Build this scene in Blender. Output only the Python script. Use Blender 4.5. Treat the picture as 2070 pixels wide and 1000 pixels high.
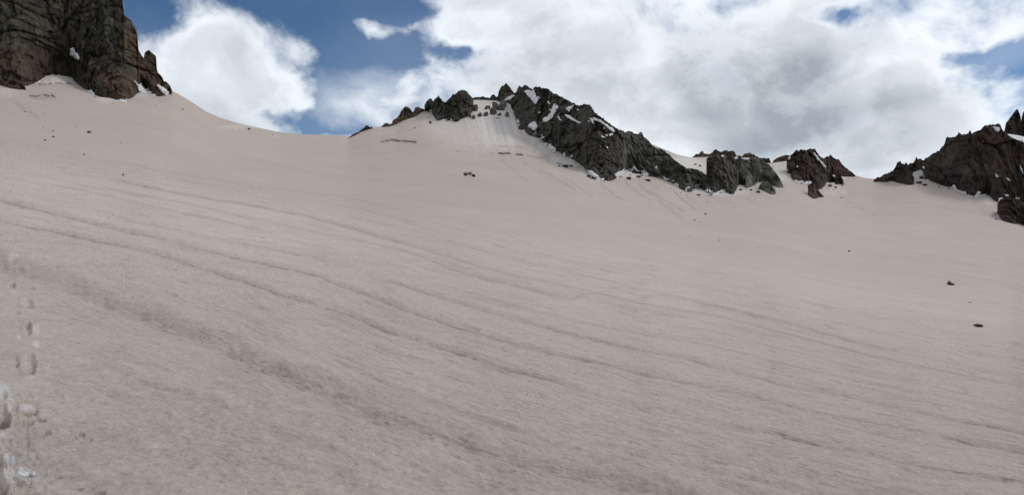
import bpy, math, random
import numpy as np

for o in list(bpy.data.objects):
    bpy.data.objects.remove(o, do_unlink=True)
scene = bpy.context.scene
COL = scene.collection
random.seed(7)

# ------------------------------------------------------------------ camera
F, U0, VH, EYE = 1478.0, 1035.0, 560.0, 1.65      # focal length / principal column / level line in photo pixels, eye height
cam_data = bpy.data.cameras.new("camera")
cam = bpy.data.objects.new("camera", cam_data)
COL.objects.link(cam)
cam.location = (0, 0, EYE)
cam.rotation_euler = (math.radians(90), 0, 0)
cam_data.sensor_fit = 'HORIZONTAL'
cam_data.angle = 2 * math.atan(1035.0 / F)
cam_data.shift_y = (VH - 500.0) / 2070.0
cam_data.clip_start = 0.1
cam_data.clip_end = 5000
scene.camera = cam

# ------------------------------------------------------------------ exposure
scene.view_settings.view_transform = 'Standard'
scene.view_settings.look = 'None'
scene.view_settings.exposure = 0.38
scene.view_settings.gamma = 1.0
scene.view_settings.use_curve_mapping = False
scene.cycles.max_bounces = 6
scene.cycles.diffuse_bounces = 3

# ------------------------------------------------------------------ sky with clouds, sun veiled by cloud
SUN_EL, SUN_AZ = math.radians(48), math.radians(66)   # azimuth from +Y (view direction) towards +X
WSTR = 0.06
world = bpy.data.worlds.new("World")
scene.world = world
world.use_nodes = True
WT = world.node_tree
WT.nodes.clear()


class NT:
    """small helper to write node expressions"""
    def __init__(s, tree): s.t = tree
    def n(s, kind, **kw):
        d = s.t.nodes.new(kind)
        for k, v in kw.items(): setattr(d, k, v)
        return d
    def put(s, sock, v):
        if isinstance(v, bpy.types.NodeSocket): s.t.links.new(v, sock)
        elif v is not None: sock.default_value = v
    def m(s, op, a, b=None, c=None, clamp=False):
        d = s.n('ShaderNodeMath', operation=op, use_clamp=clamp)
        for i, v in enumerate((a, b, c)): s.put(d.inputs[i], v)
        return d.outputs[0]
    def v(s, op, a, b=None):
        d = s.n('ShaderNodeVectorMath', operation=op)
        s.put(d.inputs[0], a); s.put(d.inputs[1], b)
        return d.outputs['Value'] if op in ('LENGTH', 'DOT_PRODUCT', 'DISTANCE') else d.outputs[0]
    def rng(s, x, a, b, c=0.0, d=1.0, smooth=True):
        q = s.n('ShaderNodeMapRange', interpolation_type='SMOOTHSTEP' if smooth else 'LINEAR')
        for i, v in enumerate((x, a, b, c, d)): s.put(q.inputs[i], v)
        return q.outputs[0]
    def noise(s, vec, scale, detail=4, rough=.5, dist=0.0, kind='FBM'):
        q = s.n('ShaderNodeTexNoise')
        q.noise_dimensions = '3D'
        q.noise_type = kind
        s.put(q.inputs['Vector'], vec)
        q.inputs['Scale'].default_value = scale
        q.inputs['Detail'].default_value = detail
        q.inputs['Roughness'].default_value = rough
        q.inputs['Distortion'].default_value = dist
        return q.outputs['Fac']
    def mix(s, f, a, b):
        q = s.n('ShaderNodeMix', data_type='RGBA')
        s.put(q.inputs[0], f); s.put(q.inputs[6], a); s.put(q.inputs[7], b)
        return q.outputs[2]
    def map(s, vec, scale=(1, 1, 1), rot=(0, 0, 0), loc=(0, 0, 0)):
        q = s.n('ShaderNodeMapping')
        s.put(q.inputs[0], vec)
        q.inputs['Location'].default_value = loc
        q.inputs['Rotation'].default_value = rot
        q.inputs['Scale'].default_value = scale
        return q.outputs[0]


W = NT(WT)
sky = W.n('ShaderNodeTexSky', sky_type='NISHITA')
sky.sun_disc = False
sky.sun_elevation = SUN_EL
sky.sun_rotation = SUN_AZ
sky.altitude = 3200
sky.air_density = 1.0
sky.dust_density = 0.7
sky.ozone_density = 1.5
D = W.v('NORMALIZE', W.n('ShaderNodeTexCoord').outputs['Generated'])


def px_dir(u, v):
    d = np.array([(u - U0) / F, 1.0, (VH - v) / F])
    return d / np.linalg.norm(d)


def blobs(items, warp):
    acc = None
    for (u, v, ru, rv, w) in items:
        c = px_dir(u, v)
        d = W.v('SUBTRACT', warp, tuple(c))
        k = 1.0 / math.hypot(1, (u - U0) / F)
        d = W.v('MULTIPLY', d, (F / ru / k, F / ru / k * .6, F / rv / k))
        b = W.rng(W.v('LENGTH', d), 0.25, 1.25, w, 0.0)
        acc = b if acc is None else W.m('ADD', acc, b)
    return acc


warp_n = W.n('ShaderNodeTexNoise')
W.put(warp_n.inputs['Vector'], D)
warp_n.inputs['Scale'].default_value = 9.0
warp_n.inputs['Detail'].default_value = 8
wv = W.v('MULTIPLY', W.v('SUBTRACT', warp_n.outputs['Color'], (.5, .5, .5)), (.11, .11, .11))
DW = W.v('ADD', D, wv)
shape = blobs([
    # clear gaps between the clouds (negative) and cloud bodies (positive): photo position, radii, weight
    (710, 50, 150, 150, -1.3), (680, 185, 85, 100, -.85), (640, 258, 95, 32, -1.15), (560, -40, 330, 75, -1.2),
    (265, 15, 100, 75, -1.1), (800, 5, 90, 40, -.6), (905, 98, 60, 24, -1.0), (770, 135, 75, 50, -.7),
    (2030, 140, 95, 55, -1.7), (1960, 105, 55, 22, -.7), (1676, 36, 50, 30, -1.2), (2120, 190, 80, 50, -1.0),
    (430, 135, 190, 105, .9), (440, 215, 170, 75, .7), (750, 30, 38, 21, 1.5), (800, 42, 32, 14, .6),
    (900, 55, 90, 30, .8), (1060, 70, 220, 130, .75), (1500, 190, 520, 200, 1.0), (930, 225, 330, 60, .32), (1960, 220, 120, 80, .4),
    (1850, 320, 260, 90, .7), (610, 115, 45, 45, .7), (840, 165, 80, 30, .3),
], DW)
nz = W.noise(W.map(D, (1, 1, 1.35)), 9.0, 11, .63, .3)
nz2 = W.noise(W.map(D, (1, 1, 1.6), loc=(3.1, 1.2, .4)), 3.0, 6, .55)
dens = W.m('ADD', W.m('ADD', W.m('MULTIPLY', shape, .80), .22), W.m('MULTIPLY', W.m('SUBTRACT', nz, .5), 3.9))
dens = W.m('ADD', dens, W.m('MULTIPLY', W.m('SUBTRACT', nz2, .5), .4))
alpha = W.m('MAXIMUM', W.rng(dens, -.62, .80), W.rng(nz2, .40, .70, .0, .09))
veil = blobs([(780, 215, 190, 75, .55), (690, 235, 110, 40, .2), (1990, 110, 130, 60, .18)], DW)
alpha = W.m('MAXIMUM', alpha, W.m('MULTIPLY', veil, W.rng(nz, .3, .6, .5, 1.1)))
# brightness of the cloud: bright thin rims and tops, grey bases
grey = blobs([(1560, 235, 300, 110, .24), (1700, 300, 230, 90, .08), (1300, 190, 230, 60, .10), (1120, 140, 190, 55, .12),
              (1760, 85, 110, 45, .16), (1020, 25, 130, 40, .06), (440, 265, 200, 70, .08), (900, 240, 150, 50, .1),
              (1180, 60, 110, 40, .05)], DW)
puff = W.noise(W.map(D, (1, 1, 1.9), loc=(7, 2, 5)), 5.5, 8, .52, .5)
bright = W.m('SUBTRACT', W.m('ADD', .645, W.m('MULTIPLY', W.m('SUBTRACT', puff, .5), .62)), grey)
bright = W.m('ADD', bright, W.rng(dens, .35, 1.3, .13, -.03))
bright = W.m('MINIMUM', W.m('MAXIMUM', bright, .33), .80)
cl = W.n('ShaderNodeCombineColor')
W.put(cl.inputs[0], W.m('MULTIPLY', W.m('SUBTRACT', bright, .045), 1 / WSTR))
W.put(cl.inputs[1], W.m('MULTIPLY', W.m('SUBTRACT', bright, .008), 1 / WSTR))
W.put(cl.inputs[2], W.m('MULTIPLY', W.m('ADD', bright, .035), 1 / WSTR))
bg = W.n('ShaderNodeBackground')
W.put(bg.inputs[0], W.mix(W.m('MULTIPLY', alpha, .985), W.v('MULTIPLY', sky.outputs[0], (.72, .93, 1.03)), cl.outputs[0]))
bg.inputs[1].default_value = WSTR
wo = W.n('ShaderNodeOutputWorld')
WT.links.new(bg.outputs[0], wo.inputs[0])

sun_data = bpy.data.lights.new("sun", 'SUN')
sun_data.energy = 0.95
sun_data.angle = math.radians(11)
sun_data.color = (1.0, .96, .9)
sun = bpy.data.objects.new("sun", sun_data)
COL.objects.link(sun)
sd = np.array([math.sin(SUN_AZ) * math.cos(SUN_EL), math.cos(SUN_AZ) * math.cos(SUN_EL), math.sin(SUN_EL)])
from mathutils import Vector
sun.rotation_euler = Vector(sd).to_track_quat('Z', 'Y').to_euler()
sun.location = (60, 80, 160)


# ------------------------------------------------------------------ numpy noise
def _hash(ix, iy, seed):
    h = (ix.astype(np.int64) * 374761393 + iy.astype(np.int64) * 668265263 + seed * 2147483647) & 0xffffffff
    h = ((h ^ (h >> 13)) * 1274126177) & 0xffffffff
    return ((h ^ (h >> 16)) & 0xffffff) / float(0x1000000)


def gnoise(x, y, seed=0):
    """gradient noise, about -1..1"""
    ix, iy = np.floor(x), np.floor(y)
    fx, fy = x - ix, y - iy
    ux, uy = fx * fx * fx * (fx * (fx * 6 - 15) + 10), fy * fy * fy * (fy * (fy * 6 - 15) + 10)
    r = []
    for dx, dy in ((0, 0), (1, 0), (0, 1), (1, 1)):
        a = _hash(ix + dx, iy + dy, seed) * 2 * math.pi
        r.append(np.cos(a) * (fx - dx) + np.sin(a) * (fy - dy))
    return 1.5 * ((r[0] * (1 - ux) + r[1] * ux) * (1 - uy) + (r[2] * (1 - ux) + r[3] * ux) * uy)


def fbm(x, y, oct=4, seed=0, gain=.5, lac=2.03, ridged=False):
    s, a, t = 0, 1.0, 0
    for k in range(oct):
        n = gnoise(x + k * 17.3, y - k * 9.1, seed + k)
        s = s + a * ((1 - 2 * np.abs(n)) if ridged else n)
        t += a; a *= gain; x = x * lac; y = y * lac
    return s / t


def facets(x, y, seed=0):
    """voronoi cells: (random offset, planar tilt, border distance) of the nearest cell"""
    ix, iy = np.floor(x), np.floor(y)
    d1 = np.full(x.shape, 9.0); d2 = np.full(x.shape, 9.0)
    off = np.zeros(x.shape); tilt = np.zeros(x.shape)
    for dx in (-1, 0, 1):
        for dy in (-1, 0, 1):
            jx, jy = ix + dx, iy + dy
            px = jx + .1 + .8 * _hash(jx, jy, seed); py = jy + .1 + .8 * _hash(jx, jy, seed + 1)
            ex, ey = x - px, y - py
            d = np.hypot(ex, ey)
            near = d < d1
            d2 = np.where(near, d1, np.minimum(d2, d))
            gx = _hash(jx, jy, seed + 2) * 2 - 1; gy = _hash(jx, jy, seed + 3) * 2 - 1
            off = np.where(near, _hash(jx, jy, seed + 4) * 2 - 1, off)
            tilt = np.where(near, gx * ex + gy * ey, tilt)
            d1 = np.where(near, d, d1)
    return off, tilt, d2 - d1


def smooth1(a, sigma):
    r = int(3 * sigma) + 1
    k = np.exp(-.5 * (np.arange(-r, r + 1) / sigma) ** 2); k /= k.sum()
    return np.convolve(np.pad(a, r, mode='edge'), k, 'valid')


def curve(pts, sigma=0.0, lo=-3200, hi=5200):
    p = np.array(pts, float)
    g = np.arange(lo, hi + 1.0)
    v = np.interp(g, p[:, 0], p[:, 1])
    if sigma: v = smooth1(v, sigma)
    return lambda u: np.interp(u, g, v)


def sstep(x, a, b):
    t = np.clip((x - a) / (b - a), 0, 1)
    return t * t * (3 - 2 * t)


# ------------------------------------------------------------------ shape of the snow basin
# everything is laid out by (column, row, distance); the surface is an ordinary terrain z(x, y)
V0 = curve([(-3000, 300), (-600, 335), (0, 370), (500, 420), (1035, 500), (1500, 560), (2070, 640), (2700, 690), (5000, 760)], 120)
RD = curve([(-3000, 110), (-600, 150), (0, 190), (330, 235), (640, 330), (705, 350), (900, 400), (1030, 415), (1150, 400),
            (1350, 410), (1580, 420), (1740, 470), (1850, 450), (2070, 380), (2600, 300), (5000, 260)], 40)
TOPS = curve([(-3000, 60), (-800, 100), (0, 148), (180, 160), (345, 182), (420, 226), (500, 250), (570, 265), (640, 272), (705, 276),
              (760, 255), (860, 222), (960, 200), (1040, 196), (1150, 235), (1300, 285), (1400, 316), (1560, 329), (1640, 345), (1740, 359),
              (1850, 362), (1960, 385), (2070, 425), (2500, 470), (5000, 600)], 30)
TOP = curve([(-3000, 60), (-800, 100), (0, 148), (180, 160), (345, 183), (356, 187), (385, 204), (418, 226), (450, 240), (480, 249), (520, 258),
             (560, 266), (600, 270), (640, 272), (690, 273), (704, 277), (720, 270), (752, 257), (772, 255), (800, 249), (820, 238), (840, 230), (856, 222),
             (872, 218), (900, 214), (955, 199), (1000, 201), (1040, 196), (1150, 240), (1290, 285), (1320, 292), (1345, 302), (1369, 312),
             (1398, 318), (1440, 317), (1520, 330), (1560, 330), (1592, 326), (1615, 335), (1700, 352), (1729, 354), (1745, 359), (1768, 362), (1800, 357),
             (1850, 350), (1960, 375), (2040, 400), (2070, 425), (2500, 470), (5000, 600)], 3)


def terr_T(u, Y):
    s0 = (VH - V0(u)) / F; st = (VH - TOPS(u)) / F; R = RD(u)
    t = np.clip(Y / R, 0, 1)
    return s0 + (st + EYE / R - s0) * t ** 1.25 - EYE / Y + (TOPS(u) - TOP(u)) / F * t ** 7


def ysnow(u, v):
    """distance at which the snow is met at photo position (u, v)"""
    u = np.asarray(u, float); v = np.asarray(v, float)
    T = (VH - v) / F
    lo = np.full(np.broadcast(u, v).shape, .3); hi = RD(u) + 0 * lo
    for _ in range(42):
        mid = np.sqrt(lo * hi)
        up = terr_T(u, mid) < T
        lo = np.where(up, mid, lo); hi = np.where(up, hi, mid)
    return hi


def P(u, v, Y):
    return np.stack([Y * (u - U0) / F, Y + 0 * u, EYE + Y * (VH - v) / F], -1)


# ------------------------------------------------------------------ mesh helpers
def make_mesh(name, co, faces, mat, smooth=True, origin=None):
    me = bpy.data.meshes.new(name)
    co = np.asarray(co, np.float32); faces = np.asarray(faces, np.int32)
    if origin is None: origin = np.array([0, 0, 0.])
    me.vertices.add(len(co)); me.vertices.foreach_set("co", (co - origin).astype(np.float32).ravel())
    k = faces.shape[1]
    me.loops.add(faces.size); me.loops.foreach_set("vertex_index", faces.ravel())
    me.polygons.add(len(faces))
    me.polygons.foreach_set("loop_start", np.arange(0, faces.size, k, dtype=np.int32))
    me.polygons.foreach_set("loop_total", np.full(len(faces), k, np.int32))
    me.polygons.foreach_set("use_smooth", np.full(len(faces), smooth))
    me.update(calc_edges=True); me.validate()
    me.materials.append(mat)
    o = bpy.data.objects.new(name, me)
    o.location = [float(c) for c in origin]
    COL.objects.link(o)
    return o


def grid_faces(nr, nc):
    i = np.arange((nr - 1) * (nc - 1)); r, c = i // (nc - 1), i % (nc - 1)
    a = r * nc + c
    return np.stack([a, a + nc, a + nc + 1, a + 1], -1)


def tag(o, label, cat, group=None):
    o["label"] = label; o["category"] = cat
    if group: o["group"] = group
    return o


def fattr(o, name, val):
    a = o.data.attributes.new(name, 'FLOAT', 'POINT')
    a.data.foreach_set("value", np.asarray(val, np.float32).ravel())


# ------------------------------------------------------------------ materials
def new_mat(name, rough=.9, spec=.2):
    m = bpy.data.materials.new(name); m.use_nodes = True
    t = m.node_tree; n = NT(t)
    b = t.nodes['Principled BSDF']
    b.inputs['Roughness'].default_value = rough
    b.inputs['Specular IOR Level'].default_value = spec
    return m, n, b


def bump(n, h, strength, dist, prev=None):
    q = n.n('ShaderNodeBump')
    q.inputs['Strength'].default_value = strength
    q.inputs['Distance'].default_value = dist
    n.put(q.inputs['Height'], h)
    if prev is not None: n.put(q.inputs['Normal'], prev)
    return q.outputs[0]


def mat_snow_field():
    m, n, b = new_mat("dusty_glacier_snow", .85, .25)
    pos = n.n('ShaderNodeNewGeometry').outputs['Position']
    flow = n.n('ShaderNodeUVMap', uv_map='flow').outputs[0]
    at = lambda k: n.n('ShaderNodeAttribute', attribute_name=k).outputs['Fac']
    dirt, clean_pale, tan = at('dirt'), at('clean_pale'), at('tan')
    big = n.noise(pos, .035, 5, .55)
    mid = n.noise(n.map(flow, (.16, .7, 1)), 1.0, 7, .66)
    fine = n.noise(n.map(flow, (2.6, 6.5, 1)), 1.0, 8, .72)
    fleck = n.noise(n.map(flow, (6.0, 13.0, 1), loc=(5, 9, 0)), 1.0, 6, .7)
    grain = n.noise(pos, 34, 6, .78)
    pits = n.noise(n.map(pos, (1, 1, 1), loc=(3, 1, 0)), 11, 7, .78)
    pinkn = n.noise(pos, .5, 6, .65)
    c = n.mix(n.rng(big, .35, .66), (.545, .460, .396, 1), (.580, .494, .428, 1))
    c = n.mix(n.m('MULTIPLY', at('dust'), n.rng(n.noise(n.map(pos, (1, 1, .3)), .06, 6, .6), .2, .7, .55, 1.0), clamp=True), c, (.398, .328, .280, 1))
    c = n.mix(n.m('MULTIPLY', n.rng(pinkn, .46, .66), .5), c, (.465, .375, .33, 1))
    c = n.mix(n.m('MULTIPLY', n.rng(mid, .5, .70), .22), c, (.33, .285, .246, 1))
    blot = n.noise(n.map(flow, (.7, 2.4, 1), loc=(2, 7, 0)), 1.0, 7, .68)
    c = n.mix(n.m('MULTIPLY', n.rng(blot, .50, .66), .24), c, (.33, .285, .245, 1))
    c = n.mix(n.m('MULTIPLY', n.rng(blot, .47, .34), .20), c, (.58, .525, .48, 1))
    c = n.mix(n.m('MULTIPLY', n.rng(fine, .52, .68), .34), c, (.30, .255, .216, 1))
    c = n.mix(n.m('MULTIPLY', n.rng(fine, .48, .34), .30), c, (.66, .59, .53, 1))
    c = n.mix(n.m('MULTIPLY', n.rng(grain, .54, .66), .45), c, (.27, .225, .188, 1))
    c = n.mix(n.m('MULTIPLY', n.rng(grain, .47, .32), .6), c, (.74, .69, .64, 1))
    c = n.mix(n.m('MULTIPLY', n.rng(pits, .54, .66), .5), c, (.27, .225, .188, 1))
    c = n.mix(n.m('MULTIPLY', n.rng(pits, .47, .36), .35), c, (.72, .66, .60, 1))
    brk = n.rng(n.noise(n.map(flow, (1.3, 4.2, 1)), 1.0, 9, .78), .44, .56)
    brk2 = n.rng(n.noise(n.map(flow, (4.5, 10.0, 1), loc=(1, 4, 0)), 1.0, 8, .74), .45, .56)
    dn = n.m('MULTIPLY', dirt, n.m('ADD', n.m('ADD', n.m('MULTIPLY', brk, .45), n.m('MULTIPLY', brk2, .45)), .16), clamp=True)
    c = n.mix(n.m('MULTIPLY', n.rng(fleck, .55, .63), n.m('ADD', n.m('MULTIPLY', dirt, 1.0), .10), clamp=True), c, (.135, .112, .090, 1))
    c = n.mix(dn, c, (.185, .150, .118, 1))
    c = n.mix(clean_pale, c, (.73, .695, .665, 1))
    c = n.mix(tan, c, (.30, .235, .165, 1))
    n.put(b.inputs['Base Color'], c)
    h1 = n.noise(n.map(flow, (3.4, 7.5, 1)), 1.0, 8, .68)
    h2 = n.noise(pos, 18, 7, .7)
    nb = bump(n, h1, .8, .11)
    nb = bump(n, h2, .75, .032, nb)
    n.put(b.inputs['Normal'], nb)
    return m


def mat_clean_snow(name, dusty=.35):
    m, n, b = new_mat(name, .8, .25)
    pos = n.n('ShaderNodeNewGeometry').outputs['Position']
    c = n.mix(n.m('MULTIPLY', n.rng(n.noise(pos, .5, 5, .6), .42, .68), dusty * 2, clamp=True), (.70, .695, .70, 1), (.47, .43, .40, 1))
    n.put(b.inputs['Base Color'], c)
    n.put(b.inputs['Normal'], bump(n, n.noise(pos, 1.3, 6, .6), .5, .35))
    return m


def mat_rock(name, dark, mid, warm, warm_amt=.4, scale=.11):
    m, n, b = new_mat(name, .92, .25)
    pos = n.n('ShaderNodeNewGeometry').outputs['Position']
    tall = n.map(pos, (1, 1, .42), rot=(0, .12, 0))
    a = n.noise(tall, scale, 8, .62, .6)
    w = n.noise(n.map(pos, (1, 1, .6), loc=(40, 3, 9)), scale * .55, 6, .6, .4)
    s = n.noise(tall, scale * 7, 7, .68)
    c = n.mix(n.rng(a, .36, .64), dark + (1,), mid + (1,))
    c = n.mix(n.m('MULTIPLY', n.rng(w, .47, .62), warm_amt), c, warm + (1,))
    hsv = n.n('ShaderNodeHueSaturation')
    n.put(hsv.inputs['Color'], c)
    n.put(hsv.inputs['Value'], n.rng(s, .32, .70, .28, 1.75, smooth=False))
    n.put(b.inputs['Base Color'], hsv.outputs[0])
    vo = n.n('ShaderNodeTexVoronoi', feature='DISTANCE_TO_EDGE')
    n.put(vo.inputs['Vector'], n.v('ADD', n.map(pos, (1, 1, .55)), n.v('MULTIPLY', n.n('ShaderNodeTexNoise').outputs['Color'], (.6, .6, .6))))
    vo.inputs['Scale'].default_value = scale * 6
    nb = bump(n, n.m('MINIMUM', vo.outputs['Distance'], .12), .7, 1.4)
    nb = bump(n, n.noise(tall, scale * 9, 9, .72), 1.0, 1.6, nb)
    n.put(b.inputs['Normal'], nb)
    return m


M_FIELD = mat_snow_field()
M_PATCH = mat_clean_snow("patch_snow", .3)
M_CLOD = mat_clean_snow("kicked_up_snow", .45)
M_CLIFF = mat_rock("olive_brown_cliff_rock", (.034, .030, .021), (.100, .090, .062), (.125, .074, .042), .85, .10)
M_DARK = mat_rock("dark_grey_ridge_rock", (.034, .031, .025), (.096, .088, .070), (.095, .072, .052), .45, .085)
M_GREEN = mat_rock("pale_green_slab_rock", (.056, .055, .045), (.165, .163, .130), (.115, .100, .078), .4, .07)
M_BROWN = mat_rock("rust_brown_crest_rock", (0.055, 0.040, 0.030), (0.139, 0.099, 0.071), (0.177, 0.109, 0.068), .6, .12)
M_UMBER = mat_rock("dark_umber_rock", (.031, .024, .020), (.078, .058, .046), (.098, .056, .040), .5, .08)
M_GREY = mat_rock("mid_grey_boulder_rock", (0.135, 0.131, 0.117), (0.282, 0.270, 0.243), (0.247, 0.192, 0.147), .3, .4)

# ------------------------------------------------------------------ snow field (one sheet)
RUTS = [  # (half width px, depth, dirt, points)
    (6, 1.1, 1.0, [(-80, 388), (0, 403), (40, 411), (102, 426), (204, 450), (306, 477), (391, 500), (493, 528), (646, 560), (684, 580), (793, 616), (827, 630), (915, 658), (1003, 684),
                  (1065, 700), (1140, 718), (1262, 744), (1350, 768), (1506, 796), (1645, 832), (1732, 850), (1872, 873), (2010, 900), (2150, 930)]),
    (6, 1.1, 1.0, [(-80, 430), (34, 453), (129, 475), (238, 497), (323, 518), (425, 550), (510, 575), (578, 598), (680, 626), (759, 660), (820, 679), (902, 703), (973, 727), (1024, 743),
                 (1099, 761), (1160, 783), (1248, 806), (1330, 826), (1385, 837), (1454, 857), (1566, 874), (1656, 898), (1733, 912), (1813, 930), (1993, 959), (2150, 985)]),
    (20, .9, .85, [(-80, 505), (51, 545), (102, 562), (170, 588), (252, 622), (360, 660), (450, 696), (497, 722), (576, 757), (666, 786), (701, 803), (752, 829), (820, 854), (915, 879), (976, 905),
                   (1058, 934), (1126, 955), (1228, 972), (1313, 990), (1450, 1025)]),
    (3.4, 1.0, .9, [(200, 355), (333, 385), (408, 399), (493, 411), (590, 430), (650, 445), (745, 470), (806, 485), (888, 510), (949, 533), (1031, 555), (1119, 575), (1211, 596), (1296, 616), (1347, 625),
                   (1420, 633), (1506, 653), (1646, 688), (1767, 719), (1872, 740), (2011, 768), (2150, 795)]),
    (2.6, .8, .75, [(180, 372), (282, 392), (401, 416), (486, 436), (646, 470), (694, 478), (851, 516), (881, 532), (973, 558), (1058, 577), (1180, 606)]),
    (4.5, 1.2, .9, [(720, 552), (766, 566), (806, 577), (844, 588), (895, 604), (949, 621), (1041, 645), (1119, 666), (1211, 690), (1402, 727), (1500, 751), (1593, 775), (1733, 803), (1837, 828), (2011, 862), (2150, 890)]),
    (2.8, .8, .6, [(868, 570), (929, 587), (1007, 610), (1072, 628), (1174, 652), (1296, 672), (1430, 695), (1559, 728), (1698, 760), (1820, 784), (1955, 810), (2063, 836), (2150, 850)]),
    (2.0, .7, .7, [(860, 478), (990, 509), (1038, 523), (1119, 543), (1248, 574), (1347, 598), (1420, 612), (1489, 629), (1600, 654), (1698, 682), (1780, 702), (1900, 728)]),
    (2.0, .7, .7, [(60, 362), (143, 380), (204, 389), (269, 407), (340, 424), (476, 452), (560, 474)]),
    (3.6, .9, .65, [(200, 424), (255, 438), (320, 452), (391, 467), (476, 488), (560, 505), (646, 524), (730, 545)]),
    (7, .8, .5, [(760, 770), (895, 816), (990, 852), (1075, 880), (1116, 895), (1211, 918), (1296, 942), (1420, 970), (1600, 1005)]),
    (1.5, .6, .55, [(220, 322), (306, 341), (400, 357), (510, 375), (600, 387), (697, 399), (780, 418)]),
    (1.5, .6, .5, [(650, 405), (760, 430), (870, 462), (940, 490)]),
    (4, .6, .45, [(1350, 768), (1430, 792), (1560, 822), (1690, 858), (1800, 880), (1950, 925)]),
    (9, .7, .45, [(200, 735), (330, 780), (470, 830), (640, 890), (800, 950), (950, 1000)]),
    (6, .6, .4, [(1350, 925), (1480, 955), (1640, 985), (1800, 1020)]),
]
STREAKS = [(2.0, .55, [(1212, 370), (1240, 392), (1262, 408)]), (2.4, .5, [(1262, 366), (1290, 390), (1318, 408)]), (1.8, .5, [(1385, 392), (1402, 408), (1420, 424)]), (3.0, .4, [(1050, 322), (1085, 345), (1120, 372)]), (2.5, .4, [(1010, 320), (1040, 345), (1070, 372)]),
      # thin dirt streaks washed down from the rocks: half width, dirt, points
    (2.2, .9, [(1356, 380), (1372, 396), (1390, 411), (1411, 427)]), (3.0, .55, [(1348, 409), (1366, 418), (1385, 428)]),
    (2.0, .6, [(1326, 392), (1342, 404), (1364, 419)]), (1.8, .45, [(1140, 358), (1165, 375), (1200, 399)]),
    (1.8, .5, [(1447, 396), (1455, 408)]), (2.2, .4, [(1510, 399), (1530, 412)]), (4.0, .5, [(1090, 340), (1130, 366), (1165, 385)]),
    (3.5, .5, [(30, 207), (52, 222), (80, 240)]), (2.0, .35, [(1690, 385), (1712, 402), (1745, 425)]), (1.6, .3, [(1704, 380), (1735, 405)]),
    (5.0, .5, [(1290, 372), (1325, 395), (1350, 418), (1380, 440)]), (2.5, .35, [(1310, 368), (1335, 385)]), (6.0, .3, [(1965, 400), (1976, 412), (1990, 428)]),
]
SLITS = [  # open crevasses: half height px, depth m, points
    (2.3, 3.0, [(768, 288), (782, 286), (790, 284), (800, 286), (806, 287), (818, 287), (828, 288), (842, 290)]),
    (1.0, 1.5, [(994, 295), (1015, 296), (1040, 297), (1064, 298)]),
    (2.6, 3.5, [(1006, 311), (1018, 312), (1031, 311)]), (2.2, 3.0, [(1042, 313), (1050, 314), (1057, 314)]),
    (1.6, 1.0, [(1062, 315), (1078, 318), (1095, 321), (1110, 324), (1118, 326)]), (2.2, 2.5, [(1122, 329), (1132, 332), (1140, 334)]),
    (3.0, 3.5, [(936, 353), (946, 352), (958, 356)]),
    (3.6, 1.6, [(56, 195), (68, 196), (82, 196), (96, 195), (112, 196)]),
    (1.0, 1.2, [(73, 171), (90, 172), (110, 171), (135, 171), (152, 170)]),
]
PRINTS = [  # boot holes: centre, half width, half height, depth m
    (59, 741, 15, 21, .075), (56, 665, 9, 13, .065), (54, 612, 13, 10, .06), (24, 575, 9, 8, .05), (43, 541, 10, 6, .05), (25, 522, 8, 4, .04),
    (8, 850, 15, 18, .08), (-4, 985, 22, 24, .08), (20, 492, 7, 3, .03), (38, 470, 6, 2.5, .03), (10, 452, 6, 2, .03), (3, 800, 12, 12, .05), (0, 945, 14, 16, .06), (76, 697, 10, 10, .03)]
CLEANS = [  # spots of clean snow: centre, radii, amount
    (76, 697, 11, 11, .6), (58, 737, 12, 13, .35), (55, 666, 7, 9, .3), (53, 611, 9, 6, .3), (64, 520, 10, 5, .2), (2, 788, 18, 16, .9), (52, 831, 17, 7, .85), (20, 820, 8, 22, .8), (14, 935, 8, 30, .9), (40, 960, 34, 9, .85),
    (8, 880, 20, 5, .7), (25, 517, 12, 5, .6), (72, 665, 8, 8, .6), (38, 682, 6, 7, .7), (60, 768, 13, 3, .45), (25, 590, 10, 3, .5), (60, 625, 8, 3, .5), (15, 970, 22, 10, .6),
    (1150, 322, 45, 14, .65), (1105, 300, 22, 14, .5), (1080, 265, 40, 34, .6), (1010, 250, 80, 58, .8), (985, 250, 130, 62, .5), (1275, 352, 30, 8, .55), (1190, 345, 18, 12, .6),
    (1385, 335, 55, 22, .7), (1410, 380, 14, 10, .6), (1470, 388, 50, 8, .55), (1505, 372, 30, 9, .6), (1578, 345, 22, 22, .5), (1700, 352, 26, 12, .6), (1690, 385, 26, 10, .35),
    (1860, 358, 30, 8, .6), (1800, 363, 14, 6, .5), (2002, 402, 14, 12, .45), (1800, 480, 120, 34, .05),
    (118, 160, 44, 12, .6), (285, 185, 26, 14, .4), (215, 200, 20, 8, .4), (40, 174, 30, 6, .35), (1000, 212, 40, 12, .5), (480, 256, 40, 5, .3), (15, 185, 25, 10, .3), (330, 186, 14, 8, .3)]
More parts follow.
